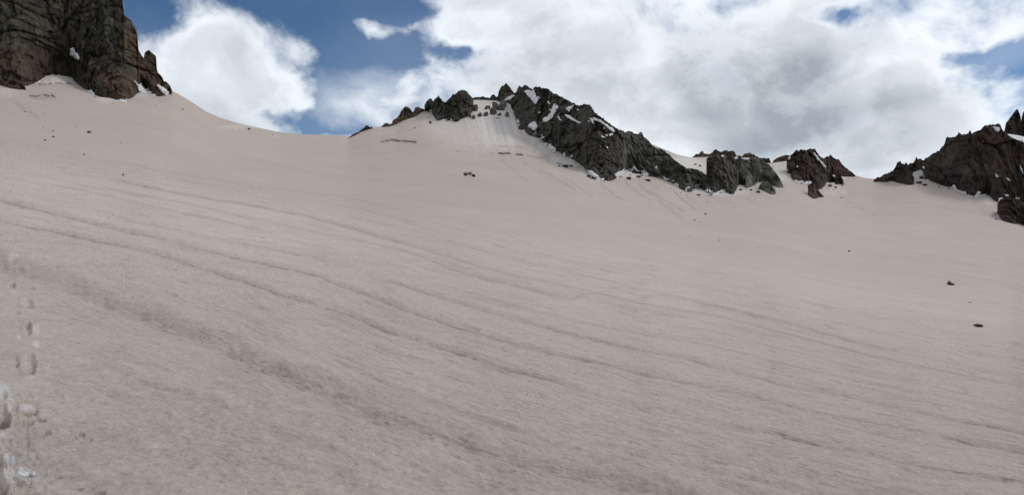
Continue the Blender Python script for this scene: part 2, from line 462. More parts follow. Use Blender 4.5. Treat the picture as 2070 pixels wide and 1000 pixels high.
TANS = [(59, 757, 12, 6, .45), (8, 855, 13, 12, .8), (58, 842, 18, 4, .7), (82, 850, 12, 4, .65), (48, 856, 20, 4, .4), (97, 872, 10, 4, .7), (50, 880, 16, 4, .45), (165, 875, 8, 5, .7), (182, 884, 6, 3, .6),
        (25, 898, 10, 3, .5), (30, 914, 10, 4, .55), (6, 992, 14, 10, .75), (40, 974, 12, 3, .5), (118, 960, 8, 3, .5), (160, 985, 10, 3, .6), (200, 996, 14, 4, .6), (36, 632, 6, 4, .4), (60, 622, 10, 4, .5),
        (35, 738, 4, 5, .5), (33, 728, 4, 3, .4), (56, 657, 7, 4, .25), (24, 572, 5, 3, .4), (65, 582, 6, 3, .55), (88, 525, 4, 3, .5), (42, 536, 6, 3, .5), (116, 540, 5, 3, .4), (62, 800, 6, 3, .3)]

cu = np.concatenate([np.linspace(-3000, -130, 60)[:-1], np.arange(-130, 2200, 2.2), np.linspace(2200, 5000, 60)])
NC, NR = len(cu), 570
fr = np.linspace(0, 1, NR)[:, None]
V = TOP(cu)[None] + fr * (1110 - TOP(cu)[None])
Ug = np.repeat(cu[None], NR, 0)
Y = ysnow(Ug, V)
X = Y * (Ug - U0) / F
# flow coordinates: along / across the melt grooves
key = [(RUTS[11][3], 470), (RUTS[3][3], 556), (RUTS[0][3], 692), (RUTS[1][3], 747), (RUTS[2][3], 928)]
ys_key = ysnow(np.full(600, 1035.), np.linspace(200, 2000, 600))


def ext(pts, slope):
    p = list(pts)
    return curve([(-3100, p[0][1] - slope * (p[0][0] + 3100))] + p + [(5100, p[-1][1] + slope * (5100 - p[-1][0]))], 25)


lines = [ext(k, s)(cu) for (k, _), s in zip(key, (.2, .21, .22, .22, .27))]
stack = [TOP(cu)] + lines + [lines[-1] + 900]
vals = [200] + [q for _, q in key] + [1850]
for i in range(1, len(stack)): stack[i] = np.maximum(stack[i], stack[i - 1] + 4)
VEQ = np.zeros_like(V)
for c in range(NC):
    VEQ[:, c] = np.interp(V[:, c], [s[c] for s in stack], vals)
ACR = .88 * np.interp(VEQ, np.linspace(200, 2000, 600), ys_key)
ALO = (1.88 * X - Y) / 2.13

near = lambda a, b: 1 - sstep(Y, a, b)
dz = .16 * gnoise(ALO / 22, ACR / 6, 3) * sstep(Y, 4, 30) + .035 * fbm(ALO / 4.0, ACR / 1.3, 3, 11) * near(60, 130)
dz += .03 * gnoise(ALO / 1.05, ACR / .48, 21) * near(11, 18) + .015 * gnoise(ALO / .5, ACR / .23, 22) * near(7, 11) + .020 * fbm(ALO / .30, ACR / .17, 2, 31, gain=.6) * near(6, 11) + .016 * fbm(X / .08, Y / .08, 2, 33) * near(5, 8)
dz += .22 * gnoise(X / 60, Y / 45, 5) * sstep(Y, 80, 180)
dirt = np.zeros_like(V); clean_pale = np.zeros_like(V); tan = np.zeros_like(V)
edge = 2.0 * fbm(Ug / 30, V / 12, 3, 41)
for k, (hw, dep, dr, pts) in enumerate(RUTS):
    p = np.array(pts, float)
    lv = smooth1(np.interp(cu, p[:, 0], p[:, 1]), 9) + .8 * gnoise(cu / 45, 0 * cu + k, 51)
    ins = sstep(cu, p[0, 0], p[0, 0] + 60) * (1 - sstep(cu, p[-1, 0] - 60, p[-1, 0]))
    inten = np.clip(.75 + .7 * fbm(cu / 60, 0 * cu + 7.7 * k, 4, 61, gain=.6), .42 if hw < 10 else .6, 1.15) * ins
    d = (V - lv[None] + edge * min(hw, 6) * .3) / (hw * .9)
    groove = np.exp(-d * d) * inten
    lip = np.exp(-((d + 1.7) / .8) ** 2) * inten
    A = dep * hw * Y / F * .55
    dz += np.minimum(A, .25) * (-groove + .5 * lip)
    clean_pale = np.maximum(clean_pale, (.12 if hw > 5 else .06) * lip)  # raised upper lip of each groove is coloured paler
    cr = fbm(ALO / .42, ACR / .2, 2, 71 + k, gain=.62) * near(7, 13) + .7 * gnoise(ALO / 1.6, ACR / .7, 171 + k) * near(14, 24)
    dz += np.minimum(A, .2) * .8 * cr * np.exp(-(d / 1.6) ** 2) * inten
    dirt = np.maximum(dirt, dr * .8 * ((.66 if hw < 10 else .15) * np.exp(-((d - .15) / .38) ** 2) + (.5 if hw < 10 else .8) * np.exp(-(d * .72) ** 2)) * inten)
# many faint parallel melt lines between the main grooves
zone = sstep(VEQ, 430, 500) * (1 - sstep(VEQ, 900, 1100))
for fw, fa, sd_ in ((6.0, .52, 141), (11.0, .58, 151), (3.5, .34, 161)):
    r_ = 1 - np.abs(gnoise(VEQ / fw + .6 * gnoise(Ug / 120, VEQ / 40, sd_ + 3), Ug / 260, sd_)) * 2
    ln = sstep(r_, .84, 1.0) * np.clip(.45 + fbm(Ug / 55, VEQ / 14, 3, sd_ + 5), 0, 1) * zone
    dirt = np.maximum(dirt, fa * ln)
    dz -= np.minimum(.0012 * Y, .03) * ln
wobs = fbm(Ug / 14, V / 9, 3, 83)
for hw, dr, pts in STREAKS:
    p = np.array(pts, float)
    lv = np.interp(cu, p[:, 0], p[:, 1])
    ins = sstep(cu, p[0, 0] - 3, p[0, 0] + 4) * (1 - sstep(cu, p[-1, 0] - 6, p[-1, 0] + 4))
    dirt = np.maximum(dirt, .95 * dr * np.exp(-((V - lv[None] + edge * 1.4) / (hw * 1.25)) ** 2) * ins[None] * np.clip(.7 + .9 * wobs, .15, 1.2))
wob = fbm(Ug / 8, V / 5, 3, 81)
for (u, v, ru, rv, a) in CLEANS:
    q = ((Ug - u) / ru) ** 2 + ((V - v) / rv) ** 2
    clean_pale = np.maximum(clean_pale, a * .8 * (1 - sstep(q + wob * (1.3 if ru < 50 else .35), .1, 1.5)))
for (u, v, ru, rv, a) in TANS:
    q = ((Ug - u) / ru) ** 2 + ((V - v) / rv) ** 2
    m = 1 - sstep(q + wob * .9, .3, 1.3)
    tan = np.maximum(tan, a * m * .8)
    dz -= .02 * m * near(12, 20)
for (u, v, ru, rv, a) in PRINTS:
    q = np.sqrt(((Ug - u) / ru) ** 2 + ((V - v) / rv) ** 2) + wob * .08
    dz += .55 * (-a * (1 - sstep(q, .45, 1.1)) + .25 * a * np.exp(-((q - 1.18) / .16) ** 2))
# trampled lumps in the near left corner
tr = np.exp(-((Ug - 20) / 75) ** 2) * sstep(V, 770, 830)
dz += tr * .035 * fbm(Ug / 16, V / 11, 3, 91)
# fluted face under the summit gully
fl = np.exp(-((Ug - 1015) / 85) ** 2) * np.exp(-((V - 255) / 42) ** 2)
flq = Ug - .28 * (V - 200)
fn = fbm(flq / 7.5, V / 110, 4, 95, gain=.6)
dz += fl * .55 * fn
clean_pale = np.clip(np.maximum(clean_pale, fl * np.clip(.28 + .75 * fn, 0, .8)) - fl * .7 * np.clip(.32 - 1.1 * fn, 0, .6), 0, 1)
# slits opened into the slope
push = np.zeros_like(V)
for hw, dep, pts in SLITS:
    p = np.array(pts, float)
    lv = np.interp(cu, p[:, 0], p[:, 1])
    wdt = hw * (1.15 * np.sqrt(np.clip(1 - ((cu - 84) / 29) ** 2, 0, 1)) if hw > 3.5 else 1) * np.clip(.55 + 1.1 * fbm(cu / 16, cu * 0 + hw, 3, 97), .12, 1.5)
    ins = sstep(cu, p[0, 0] - 2, p[0, 0] + 4) * (1 - sstep(cu, p[-1, 0] - 4, p[-1, 0] + 2))
    d = np.abs(V - lv[None]) / np.maximum(wdt * ins, 1e-3)[None]
    push = np.maximum(push, dep * (1 - sstep(d, .75, 1.15)))
    lipd = (lv[None] - V) / hw
    dirt = np.maximum(dirt, .5 * np.exp(-((lipd - .4) / 1.5) ** 2) * ins[None])  # colour darkened inside and just around each slit
# snow lump under the cliff, above the thin ledge crack
lump = np.exp(-((Ug - 118) / 34) ** 2) * np.exp(-((V - 160) / 9) ** 2)
Yd = Y + push - 2.0 * lump
co = P(Ug, V, Yd)
co[..., 2] += dz + .6 * lump
rows = [co]
flowU, flowV = [ALO], [ACR]
# past the crest: the far side drops away
top = co[0]
back = []
Rr = RD(cu)
for dY_, drop in ((14, 1.5), (40, 12), (110, 50), (400, 190)):
    q = top.copy()
    s = (Rr + dY_) / Rr
    q[:, 0] *= s; q[:, 1] *= s; q[:, 2] -= drop
    back.insert(0, q)
# towards and behind the camera
bot = co[-1]
aft = []
for t in (.15, .35, .6, .8, 1.0):
    ang = np.clip((cu - U0) / F, -1.9, 1.9)
    tgt = np.stack([ang * 60, np.full(NC, -70.), -4 + ang * -6], -1)
    q = bot * (1 - t ** 1.6) + tgt * t ** 1.6
    q[:, 2] = bot[:, 2] * (1 - t) + tgt[:, 2] * t
    aft.append(q)
allrows = np.concatenate([np.stack(back), co, np.stack(aft)], 0)
nb_, na_ = len(back), len(aft)


def padded(a, fillb=None):
    return np.concatenate([np.repeat(a[:1], nb_, 0), a, np.repeat(a[-1:], na_, 0)], 0)


NRT = allrows.shape[0]
field = make_mesh("snow_ground", allrows.reshape(-1, 3), grid_faces(NRT, NC), M_FIELD)
field["kind"] = "structure"
field["label"] = "dusty pinkish grey glacier snow slope with melt grooves and boot prints"
fattr(field, "dust", padded(np.clip(.75 * sstep(Y, 25, 170), 0, 1))); fattr(field, "dirt", np.clip(padded(dirt), 0, 1)); fattr(field, "clean_pale", np.clip(padded(clean_pale), 0, 1)); fattr(field, "tan", np.clip(padded(tan), 0, 1))  # first attribute darkens the snow colour with distance from the camera
fu = (1.88 * allrows[..., 0] - allrows[..., 1]) / 2.13
fv = padded(ACR).copy(); fv[:nb_] += np.arange(nb_, 0, -1)[:, None] * 20; fv[-na_:] -= np.arange(1, na_ + 1)[:, None] * 6
uvl = field.data.uv_layers.new(name='flow')
li = np.zeros(len(field.data.loops), np.int32); field.data.loops.foreach_get("vertex_index", li)
uvl.data.foreach_set("uv", np.stack([fu.ravel()[li], fv.ravel()[li]], -1).astype(np.float32).ravel())


# ------------------------------------------------------------------ rock masses
def rock(name, top, bot, mat, parent=None, cot=.5, big=9.0, small=2.6, amp=1.0, jag=2.5, du=1.6, seed=1, dist=None, thick=1.0, rib=1.0, label=None, cat=None, extra=0.0, bj=.8, strata=(.82, -.57), swt=1.0, bigw=1.0, vert=1.0, sgm=16):
    tp, bp = np.array(top, float), np.array(bot, float)
    u0, u1 = max(tp[0, 0], bp[0, 0]), min(tp[-1, 0], bp[-1, 0])
    u = np.linspace(u0, u1, max(8, int((u1 - u0) / du)))
    endf = np.minimum(sstep(u, u0, u0 + 8), 1 - sstep(u, u1 - 8, u1))
    vt = np.interp(u, tp[:, 0], tp[:, 1])
    st = facets(u / 7.0, 0 * u + seed * 3.3, seed)[0] * .8 + facets(u / 16.0, 0 * u + seed * 1.3, seed + 9)[0]
    vt = vt + jag * endf * (st * .9 + .9 * gnoise(u / 3.5, 0 * u + seed, seed) - 1.3 * np.maximum(gnoise(u / 9, 0 * u + 3.7 * seed, seed + 2), 0))
    vb = np.interp(u, bp[:, 0], bp[:, 1]) + bj * endf * (1.1 * gnoise(u / 3.5, 0 * u + seed + 5.5, seed) + .7 * gnoise(u / 14, 0 * u + seed + 8.5, seed))
    vt = np.minimum(vt, vb - .6)
    yb = ysnow(u, np.maximum(vb, TOP(u) + .4)) if dist is None else np.interp(u, *np.array(dist, float).T)
    yb = yb + extra
    sg = sgm / du
    yb = smooth1(yb, sgm / 4 / du)
    ysm, vbs = smooth1(yb, sg), smooth1(vb, sg)
    hmax = float((vb - vt).max())
    nr = int(np.clip(hmax / du, 6, 260))
    t = np.linspace(0, 1, nr)[:, None]
    Vr = vb[None] + t * (vt - vb)[None]
    Ur = np.repeat(u[None], nr, 0)
    w = sstep((vb[None] - Vr) / np.minimum(34 * sgm / 16, np.maximum(.45 * (vb - vt), 6))[None], .1, 1)
    y0 = yb[None] * (1 - w) + ysm[None] * w
    vref = vb[None] * (1 - w) + vbs[None] * w
    m = y0 / F
    H = (vref - Vr) * m
    Yf = y0 + cot * H
    xw, zw = Yf * (Ur - U0) / F, Yf * (VH - Vr) / F
    wx = xw + .7 * fbm(xw / 5, zw / 5, 3, seed + 20); wz = (zw + .7 * fbm(xw / 5 + 9, zw / 5, 3, seed + 23)) / vert
    low = rib * 1.5 * big / 9 * fbm(wx / (big * 1.6), wz / (big * 3.4), 2, seed + 30, ridged=True)
    o1, t1, e1 = facets(wx / big, wz / (big * 1.6), seed + 40)
    o2, t2, e2 = facets(wx / small, wz / (small * 1.5), seed + 50)
    tin = max(small * .36, .45)
    o3, t3, e3 = facets(wx / tin, wz / (tin * 1.3), seed + 60)
    disp = -low + amp * (bigw * big * (.14 * o1 + .45 * t1) + small * (.30 * o2 + .8 * t2) + tin * (.42 * o3 + 1.0 * t3))
    disp += amp * small * .45 * np.exp(-(e1 / .06) ** 2) + amp * tin * .7 * np.exp(-(e2 / .09) ** 2)
    qx, qz = strata[0] * wx + strata[1] * wz, -strata[1] * wx + strata[0] * wz
    o4, t4, e4 = facets(qx / (small * 2.0), qz / (small * .62), seed + 70)
    o5, t5, e5 = facets(qx / (small * .8), qz / (small * .26), seed + 75)
    disp += swt * amp * small * (.26 * o4 + .34 * t4 + .12 * o5 + .15 * t5)
    fade = .5 + .5 * sstep(vb[None] - Vr, 0, 12)
    Yg = Yf + disp * fade * np.minimum(1, .35 + endf)[None]
    front = P(Ur, Vr, Yg)
    # foot buried under the snow, crest and rear slope that close the body
    foot = []
    for dv in (14.0, 5.0):
        q = P(u, vb, Yg[0] + .3); q[:, 2] -= dv * yb / F; foot.append(q)
    Hc = (vb - vt) * yb / F
    rear = []
    for dd, dh in ((.10, .02), (.28, .2), (.5, .55), (.8, 1.15)):
        q = front[-1].copy()
        k = 1 + (thick * (1.2 + dd * (Hc * .9 + 4))) / q[:, 1]
        q[:, 0] *= k; q[:, 1] *= k
        q[:, 2] -= dh * Hc + dd * 3 + .5 * np.abs(gnoise(u / 6, u * 0 + dd * 50, seed + 80))
        rear.append(q)
    allv = np.concatenate([np.stack(foot), front, np.stack(rear)], 0)[::-1]
    org = front[0].mean(0) if parent is None else np.array(parent.location)
    o = make_mesh(name, allv.reshape(-1, 3), grid_faces(allv.shape[0], len(u)), mat, origin=org)
    if parent is not None:
        o.parent = parent; o.location = (0, 0, 0)
    if label: tag(o, label, cat or "rock")
    low_disp = -low + amp * big * (.13 * o1 + .38 * t1) * .5
    return dict(obj=o, u=u, vb=vb, vt=vt, Y=Yf + (low_disp + .5 * (disp - low_disp)) * fade, nr=nr)


def empty(name, u, v, Yd, label, cat, group=None):
    o = bpy.data.objects.new(name, None)
    o.location = [float(c) for c in P(np.float64(u), np.float64(v), np.float64(Yd))]
    o.empty_display_size = .5
    COL.objects.link(o)
    return tag(o, label, cat, group)


def poly_dist(pts, U_, V_):
    """signed distance (px) to a polygon, positive inside"""
    p = np.array(pts, float); q = np.roll(p, -1, 0)
    d = np.full(U_.shape, 1e9); ins = np.zeros(U_.shape, bool)
    for (x0, y0), (x1, y1) in zip(p, q):
        ex, ey = x1 - x0, y1 - y0
        t = np.clip(((U_ - x0) * ex + (V_ - y0) * ey) / (ex * ex + ey * ey + 1e-9), 0, 1)
        d = np.minimum(d, np.hypot(U_ - x0 - t * ex, V_ - y0 - t * ey))
        c = ((y0 > V_) != (y1 > V_))
        ins ^= c & (U_ < (x1 - x0) * (V_ - y0) / (y1 - y0 + 1e-12) + x0)
    return np.where(ins, d, -d)


ORD = ['first', 'second', 'third', 'fourth', 'fifth', 'sixth', 'seventh', 'eighth', 'ninth', 'tenth', 'eleventh', 'twelfth', 'thirteenth', 'fourteenth', 'fifteenth', 'sixteenth',
       'seventeenth', 'eighteenth', 'nineteenth', 'twentieth']


def snow_patch(body, pts, label, lift=.5, seed=1, step=1.25, group="snow patches lying in the rocks", rag=2.6, apron=None):
    if apron: pts = [(body['u'][0] + 2, body['vb'].min() - 20), (body['u'][-1] - 2, body['vb'].max() + 6)]
    p = np.array(pts, float)
    gu = np.arange(p[:, 0].min() - 4, p[:, 0].max() + 4, step); gv = np.arange(p[:, 1].min() - 4, p[:, 1].max() + 4, step)
    U_, V_ = np.meshgrid(gu, gv)
    d = poly_dist(pts, U_, V_) + rag * fbm(U_ / 6, V_ / 5, 4, seed + 5, gain=.65)
    if apron:   # ragged snow banked against the foot of the rock
        vbq, vtq = np.interp(U_, body['u'], body['vb']), np.interp(U_, body['u'], body['vt'])
        up = vbq - V_
        d = apron * (fbm(U_ / 17, V_ / 9 + U_ / 30, 4, seed, gain=.68) * 1.5 + .05 + .5 * gnoise(U_ / 40, V_ * 0 + seed, seed + 3)) - up * .55
        d = np.where((up < -5) | (up > .45 * (vbq - vtq)), -9, np.minimum(d, 6))
    b = body
    vb, vt = np.interp(U_, b['u'], b['vb']), np.interp(U_, b['u'], b['vt'])
    tt = np.clip((vb - V_) / np.maximum(vb - vt, 1e-3), 0, 1) * (b['nr'] - 1)
    ui = np.clip(np.interp(U_, b['u'], np.arange(len(b['u']))), 0, len(b['u']) - 1.001)
    r0, c0 = np.clip(tt.astype(int), 0, b['nr'] - 2), ui.astype(int)
    fr_, fc = tt - r0, ui - c0
    G = b['Y']
    Yp = (G[r0, c0] * (1 - fc) + G[r0, c0 + 1] * fc) * (1 - fr_) + (G[r0 + 1, c0] * (1 - fc) + G[r0 + 1, c0 + 1] * fc) * fr_
    for _ in range(2):   # snow drapes smoothly over the blocks
        Yp = (Yp + np.roll(Yp, 1, 0) + np.roll(Yp, -1, 0) + np.roll(Yp, 1, 1) + np.roll(Yp, -1, 1)) / 5
    Yp = Yp - lift - .9 * np.clip(d / 3.5, -1, 1) + .25 * fbm(U_ / 9, V_ / 9, 2, seed)
    co_f = P(U_, V_, Yp); co_b = P(U_, V_, Yp + 2.2)
    nr, nc = U_.shape
    f = grid_faces(nr, nc)
    keep = (d.ravel()[f] > -.4).all(1)
    f = f[keep]
    if not len(f): return None
    par = np.arange(nr * nc)
    for _ in range(400):          # flood the lowest index through each piece, keep the largest one
        lo_ = par[f].min(1); new = par.copy()
        np.minimum.at(new, f.ravel(), np.repeat(lo_, 4))
        if (new == par).all(): break
        par = new
    ids, cn = np.unique(par[f[:, 0]], return_counts=True)
    order = ids[np.argsort(-cn)][:14 if apron else 1]
    order = [q for q in order if cn[ids == q][0] >= (14 if apron else 1)]
    n = nr * nc
    allp = np.concatenate([co_f.reshape(-1, 3), co_b.reshape(-1, 3)])
    uw = np.array([U_.ravel()[f[par[f[:, 0]] == q][:, 0]].mean() for q in order])
    made = []
    for q in [order[i_] for i_ in np.argsort(uw)]:
        fp = f[par[f[:, 0]] == q]
        cnt = set()
        for quad in fp:
            for a, c in zip(quad, np.roll(quad, -1)): cnt.add((a, c))
        walls = [(c, a, a + n, c + n) for (a, c) in cnt if (c, a) not in cnt]
        fa = np.concatenate([fp, fp[:, ::-1] + n, np.array(walls)])
        used = np.unique(fa); idx = np.zeros(2 * n, int); idx[used] = np.arange(len(used))
        o = make_mesh("snow_bank" if apron else "snow_patch", allp[used], idx[fa][:, ::-1], M_PATCH, origin=allp[used].mean(0))
        made.append(tag(o, label, "snow patch", group))
    if apron and len(made) > 1:
        for i_, o in enumerate(made):
            o["label"] = "%s, %s" % (label, "leftmost bank" if i_ == 0 else "rightmost bank" if i_ == len(made) - 1 else ORD[i_] + " bank from the left")
    return made


_ico = {}


def ico(sub):
    if sub in _ico: return _ico[sub]
    import bmesh
    bm = bmesh.new(); bmesh.ops.create_icosphere(bm, subdivisions=sub, radius=1)
    bm.verts.ensure_lookup_table()
    c = np.array([v.co[:] for v in bm.verts]); f = np.array([[v.index for v in q.verts] for q in bm.faces])
    bm.free(); _ico[sub] = (c, f)
    return c, f


def boulder(name, u, v, w, h, mat, seed, label=None, cat="boulder", group=None, parent=None, Yd=None, sub=3, sink=.25, tilt=0.0, deep=.8, cut=.62):
    """angular stone: a ball cut by random planes; (u, v) is the middle of its foot in the photo, w x h its size in photo px"""
    rs = np.random.RandomState(seed)
    c, f = ico(sub)
    c = c.copy()
    for _ in range(11):
        nrm = rs.normal(size=3); nrm /= np.linalg.norm(nrm)
        k = cut + .3 * rs.rand()
        s = c @ nrm
        c = c - np.maximum(s - k, 0)[:, None] * nrm
    c += .16 * np.stack([gnoise(c[:, 1] * 2.2 + seed, c[:, 2] * 2.2 + c[:, 0], seed + i) for i in range(3)], -1)
    c += .07 * np.stack([gnoise(c[:, 1] * 6 + seed, c[:, 2] * 6 + 2 * c[:, 0], seed + i + 5) for i in range(3)], -1)
    c -= (c.max(0) + c.min(0)) / 2
    c /= np.abs(c).max(0)
    Yd = float(ysnow(u, max(v, float(TOP(u)) + .4))) if Yd is None else Yd
    s = Yd / F
    W_, H_ = w * s / 2, h * s / 2
    c = c * np.array([W_, W_ * deep, H_ * (1 + sink)])
    ct, stn = math.cos(tilt), math.sin(tilt)
    c = np.stack([c[:, 0] * ct - c[:, 2] * stn, c[:, 1], c[:, 0] * stn + c[:, 2] * ct], -1)
    base = P(np.float64(u), np.float64(v), np.float64(Yd))
    c[:, 2] += H_ * (1 - sink)
    c = c + base
    org = base if parent is None else np.array(parent.location)
    o = make_mesh(name, c, f, mat, smooth=False, origin=org)
    if parent is not None:
        o.parent = parent; o.location = (0, 0, 0)
    if label: tag(o, label, cat, group)
    return o


# --- left cliff
cl_root = empty("rock_cliff", 150, 185, float(ysnow(150, 176)), "tall olive brown rock cliff rising out of the left edge above the snow", "cliff")
cliff = rock("rock_face",
             [(-900, -420), (-500, -520), (-200, -480), (0, -420), (120, -330), (200, -190), (232, -80), (243, -20), (247, 0), (251, 33), (264, 42), (270, 52), (276, 64), (279, 84), (280, 103), (285, 112), (291, 116), (303, 122),
              (313, 136), (318, 144), (324, 151), (331, 163), (342, 171), (348, 183)],
             [(-900, 120), (-500, 140), (-200, 150), (0, 167), (15, 172), (50, 178), (58, 172), (72, 171), (75, 164), (103, 160), (110, 153), (122, 150), (144, 158), (156, 165), (158, 173), (168, 180), (186, 189), (204, 200),
              (212, 196), (228, 197), (240, 205), (258, 204), (276, 194), (281, 186), (284, 172), (290, 178), (306, 191), (320, 199), (331, 201), (336, 190), (338, 181), (348, 185)],
             M_CLIFF, cl_root, cot=.42, big=7.5, small=2.2, amp=.8, jag=1.6, seed=3, rib=.25, bigw=.45, sgm=44, strata=(.35, -.94), swt=1.5, vert=1.7, du=1.7)
rock("pinnacle", [(291, 114), (293, 106), (300, 102), (306, 105), (314, 112), (316, 116), (315, 132), (319, 146)], [(291, 124), (300, 140), (310, 150), (319, 150)], M_CLIFF, cl_root,
     cot=.2, big=4, small=1.4, amp=.6, jag=1.0, seed=5, dist=[(285, float(ysnow(300, 190)) + 3), (320, float(ysnow(318, 190)) + 3)], thick=.35, rib=.3)
rock("rock_rib", [(-40, 150), (0, 152), (12, 156), (30, 163), (46, 170), (52, 177)], [(-40, 166), (0, 168), (15, 174), (35, 178), (52, 179)], M_CLIFF, cl_root, cot=.5, big=4, small=1.5, amp=.6, jag=1.2, seed=8, extra=-2, thick=.4, rib=.3)
snow_patch(cliff, [(140, 98), (149, 97), (153, 105), (158, 108), (162, 118), (158, 123), (148, 116), (139, 113), (142, 107)], "small bright snow patch stuck high on the olive cliff", .9, 2)
snow_patch(cliff, [(270, 161), (280, 170), (292, 178), (307, 191), (318, 198), (300, 197), (284, 190), (280, 184), (277, 172)], "narrow snow tongue climbing the right foot of the olive cliff", 1.2, 4)
snow_patch(cliff, [(314, 172), (322, 171), (336, 180), (346, 186), (338, 196), (326, 186)], "small snow tongue beside the cliff's last rocks at the skyline", .8, 6)

# --- central ridge, from left to right
rock("rock_outcrop", [(704, 279), (711, 274), (717, 269), (726, 265), (734, 261), (738, 255), (742, 253), (747, 257), (753, 257)], [(704, 280), (717, 274), (734, 265), (744, 261), (753, 260)], M_BROWN, cot=.5, big=4, small=1.8, amp=.5, jag=1.2, seed=11, thick=.6, du=1.0, rib=.4,
     label="lowest brown rock outcrop at the left end of the ridge by the saddle", cat="outcrop")
rock("rock_outcrop", [(771, 256), (776, 251), (784, 249), (790, 251), (795, 245), (800, 240), (805, 235), (810, 227), (816, 220), (822, 215), (829, 219), (833, 224), (836, 226), (840, 217), (846, 215), (852, 218), (858, 222)],
     [(771, 257), (790, 255), (800, 252), (820, 241), (840, 235), (858, 224)], M_BROWN, cot=.4, big=5, small=2.2, amp=.6, jag=1.6, seed=13, thick=.6, du=1.0, rib=.5,
     label="brown knobbly rock outcrop climbing the ridge towards the big buttress", cat="outcrop")
buttress = rock("rock_buttress", [(858, 213), (860, 209), (866, 200), (871, 197), (876, 204), (882, 200), (886, 194), (890, 199), (896, 206), (901, 207), (906, 201), (915, 193), (925, 185), (933, 183), (940, 183), (945, 186), (949, 190), (954, 196), (957, 203)],
                [(858, 226), (869, 221), (874, 224), (876, 240), (887, 245), (910, 243), (918, 246), (925, 249), (930, 242), (945, 235), (950, 240), (953, 232), (957, 216)], M_DARK, cot=.4, big=6, small=2.4, amp=.75, jag=1.6, seed=15, thick=.6, du=1.1, rib=1.0,
                label="dark blocky rock buttress left of the fluted snow gully", cat="buttress")
rock("rock_crest", [(955, 198), (962, 197), (970, 198), (976, 196), (984, 199), (990, 198), (993, 194), (998, 192), (1003, 196), (1009, 195)], [(955, 202), (975, 202), (992, 203), (1000, 203), (1009, 203)], M_DARK, cot=.4, big=3, small=1.5, amp=.4, jag=1.0, seed=17, thick=.4, du=1.0, rib=.2,
     label="thin dark line of rocks along the skyline above the snow gully", cat="rock crest")
tower = rock("rock_tower", [(1006, 196), (1008, 185), (1012, 178), (1015, 174), (1018, 174), (1022, 169), (1026, 172), (1030, 175), (1034, 181), (1038, 186), (1041, 190)], [(1006, 203), (1012, 206), (1022, 212), (1032, 212), (1041, 200)], M_DARK, cot=.25, big=4, small=2.0, amp=.6, jag=.9, seed=19, thick=.4, du=.9, rib=.5,
             label="pointed rock tower standing on the skyline left of the summit", cat="rock tower")
face = rock("rock_ridge", [(1018, 201), (1027, 198), (1034, 193), (1040, 188), (1044, 182), (1047, 176), (1050, 173), (1053, 176), (1057, 175), (1066, 174), (1073, 178), (1077, 179), (1080, 174), (1088, 177), (1095, 179), (1105, 181), (1113, 186), (1120, 190), (1130, 194), (1137, 197), (1147, 203), (1155, 207), (1165, 210), (1175, 213),
                          (1180, 211), (1186, 211), (1192, 214), (1197, 219), (1201, 226), (1205, 230), (1214, 237), (1220, 242), (1230, 250), (1240, 256), (1250, 262), (1262, 265)],
            [(1018, 204), (1027, 216), (1040, 230), (1044, 242), (1049, 250), (1058, 262), (1065, 270), (1080, 276), (1090, 273), (1096, 282), (1100, 291), (1115, 300), (1130, 307), (1140, 313), (1155, 319), (1175, 334), (1186, 342), (1188, 356), (1200, 362), (1225, 366), (1243, 365), (1247, 357), (1262, 349)],
            M_DARK, cot=.55, big=9, small=3.0, amp=.85, jag=2.0, seed=21, thick=.7, rib=1.2, strata=(.85, -.52), du=1.4,
            label="dark grey summit rock face streaked with snow, highest of the ridge", cat="rock face")
slab = rock("rock_slab", [(1234, 356), (1240, 340), (1245, 318), (1250, 292), (1256, 266), (1270, 267), (1280, 268), (1291, 270), (1293, 266), (1298, 266), (1301, 276), (1312, 285), (1320, 295), (1332, 300), (1345, 306), (1352, 312), (1360, 320), (1372, 330), (1390, 341), (1400, 342), (1410, 344), (1420, 349), (1432, 356), (1440, 362)],
            [(1234, 362), (1244, 358), (1250, 354), (1260, 349), (1262, 340), (1272, 343), (1295, 351), (1325, 357), (1337, 358), (1350, 363), (1362, 371), (1382, 385), (1395, 389), (1403, 382), (1410, 373), (1420, 382), (1432, 390), (1440, 388)],
            M_GREEN, cot=.6, big=9, small=2.8, amp=.7, jag=1.4, seed=25, thick=.7, rib=.9, strata=(.6, -.8), du=1.4, extra=-1.0,
            label="pale greenish slabby rock wall descending right from the summit face", cat="rock face")
block = rock("rock_block", [(1428, 321), (1433, 318), (1441, 317), (1452, 313), (1462, 314), (1474, 314), (1486, 317), (1499, 322), (1510, 325), (1516, 321), (1524, 322), (1531, 324)],
             [(1428, 384), (1437, 391), (1445, 394), (1454, 389), (1464, 388), (1474, 391), (1486, 396), (1489, 388), (1484, 381), (1493, 368), (1505, 377), (1514, 380), (1522, 375), (1531, 364)],
             M_DARK, cot=.5, big=8, small=2.6, amp=.8, jag=1.4, seed=29, thick=.6, rib=1.2, du=1.3,
             label="dark rock block between the greenish wall and the rounded grey dome", cat="rock face")
dome = rock("rock_dome", [(1508, 326), (1516, 320), (1524, 317), (1532, 317), (1543, 323), (1551, 330), (1558, 337), (1564, 344), (1570, 351), (1574, 357), (1579, 366), (1583, 375)],
            [(1508, 378), (1516, 379), (1524, 372), (1528, 366), (1543, 364), (1555, 368), (1563, 375), (1575, 377), (1583, 378)],
            M_GREEN, cot=.6, big=10, small=4.0, amp=.28, jag=.7, seed=33, thick=.6, rib=.6, du=1.2, extra=-2.5,
            label="smooth rounded grey green rock dome next to the brown peak", cat="rock face")
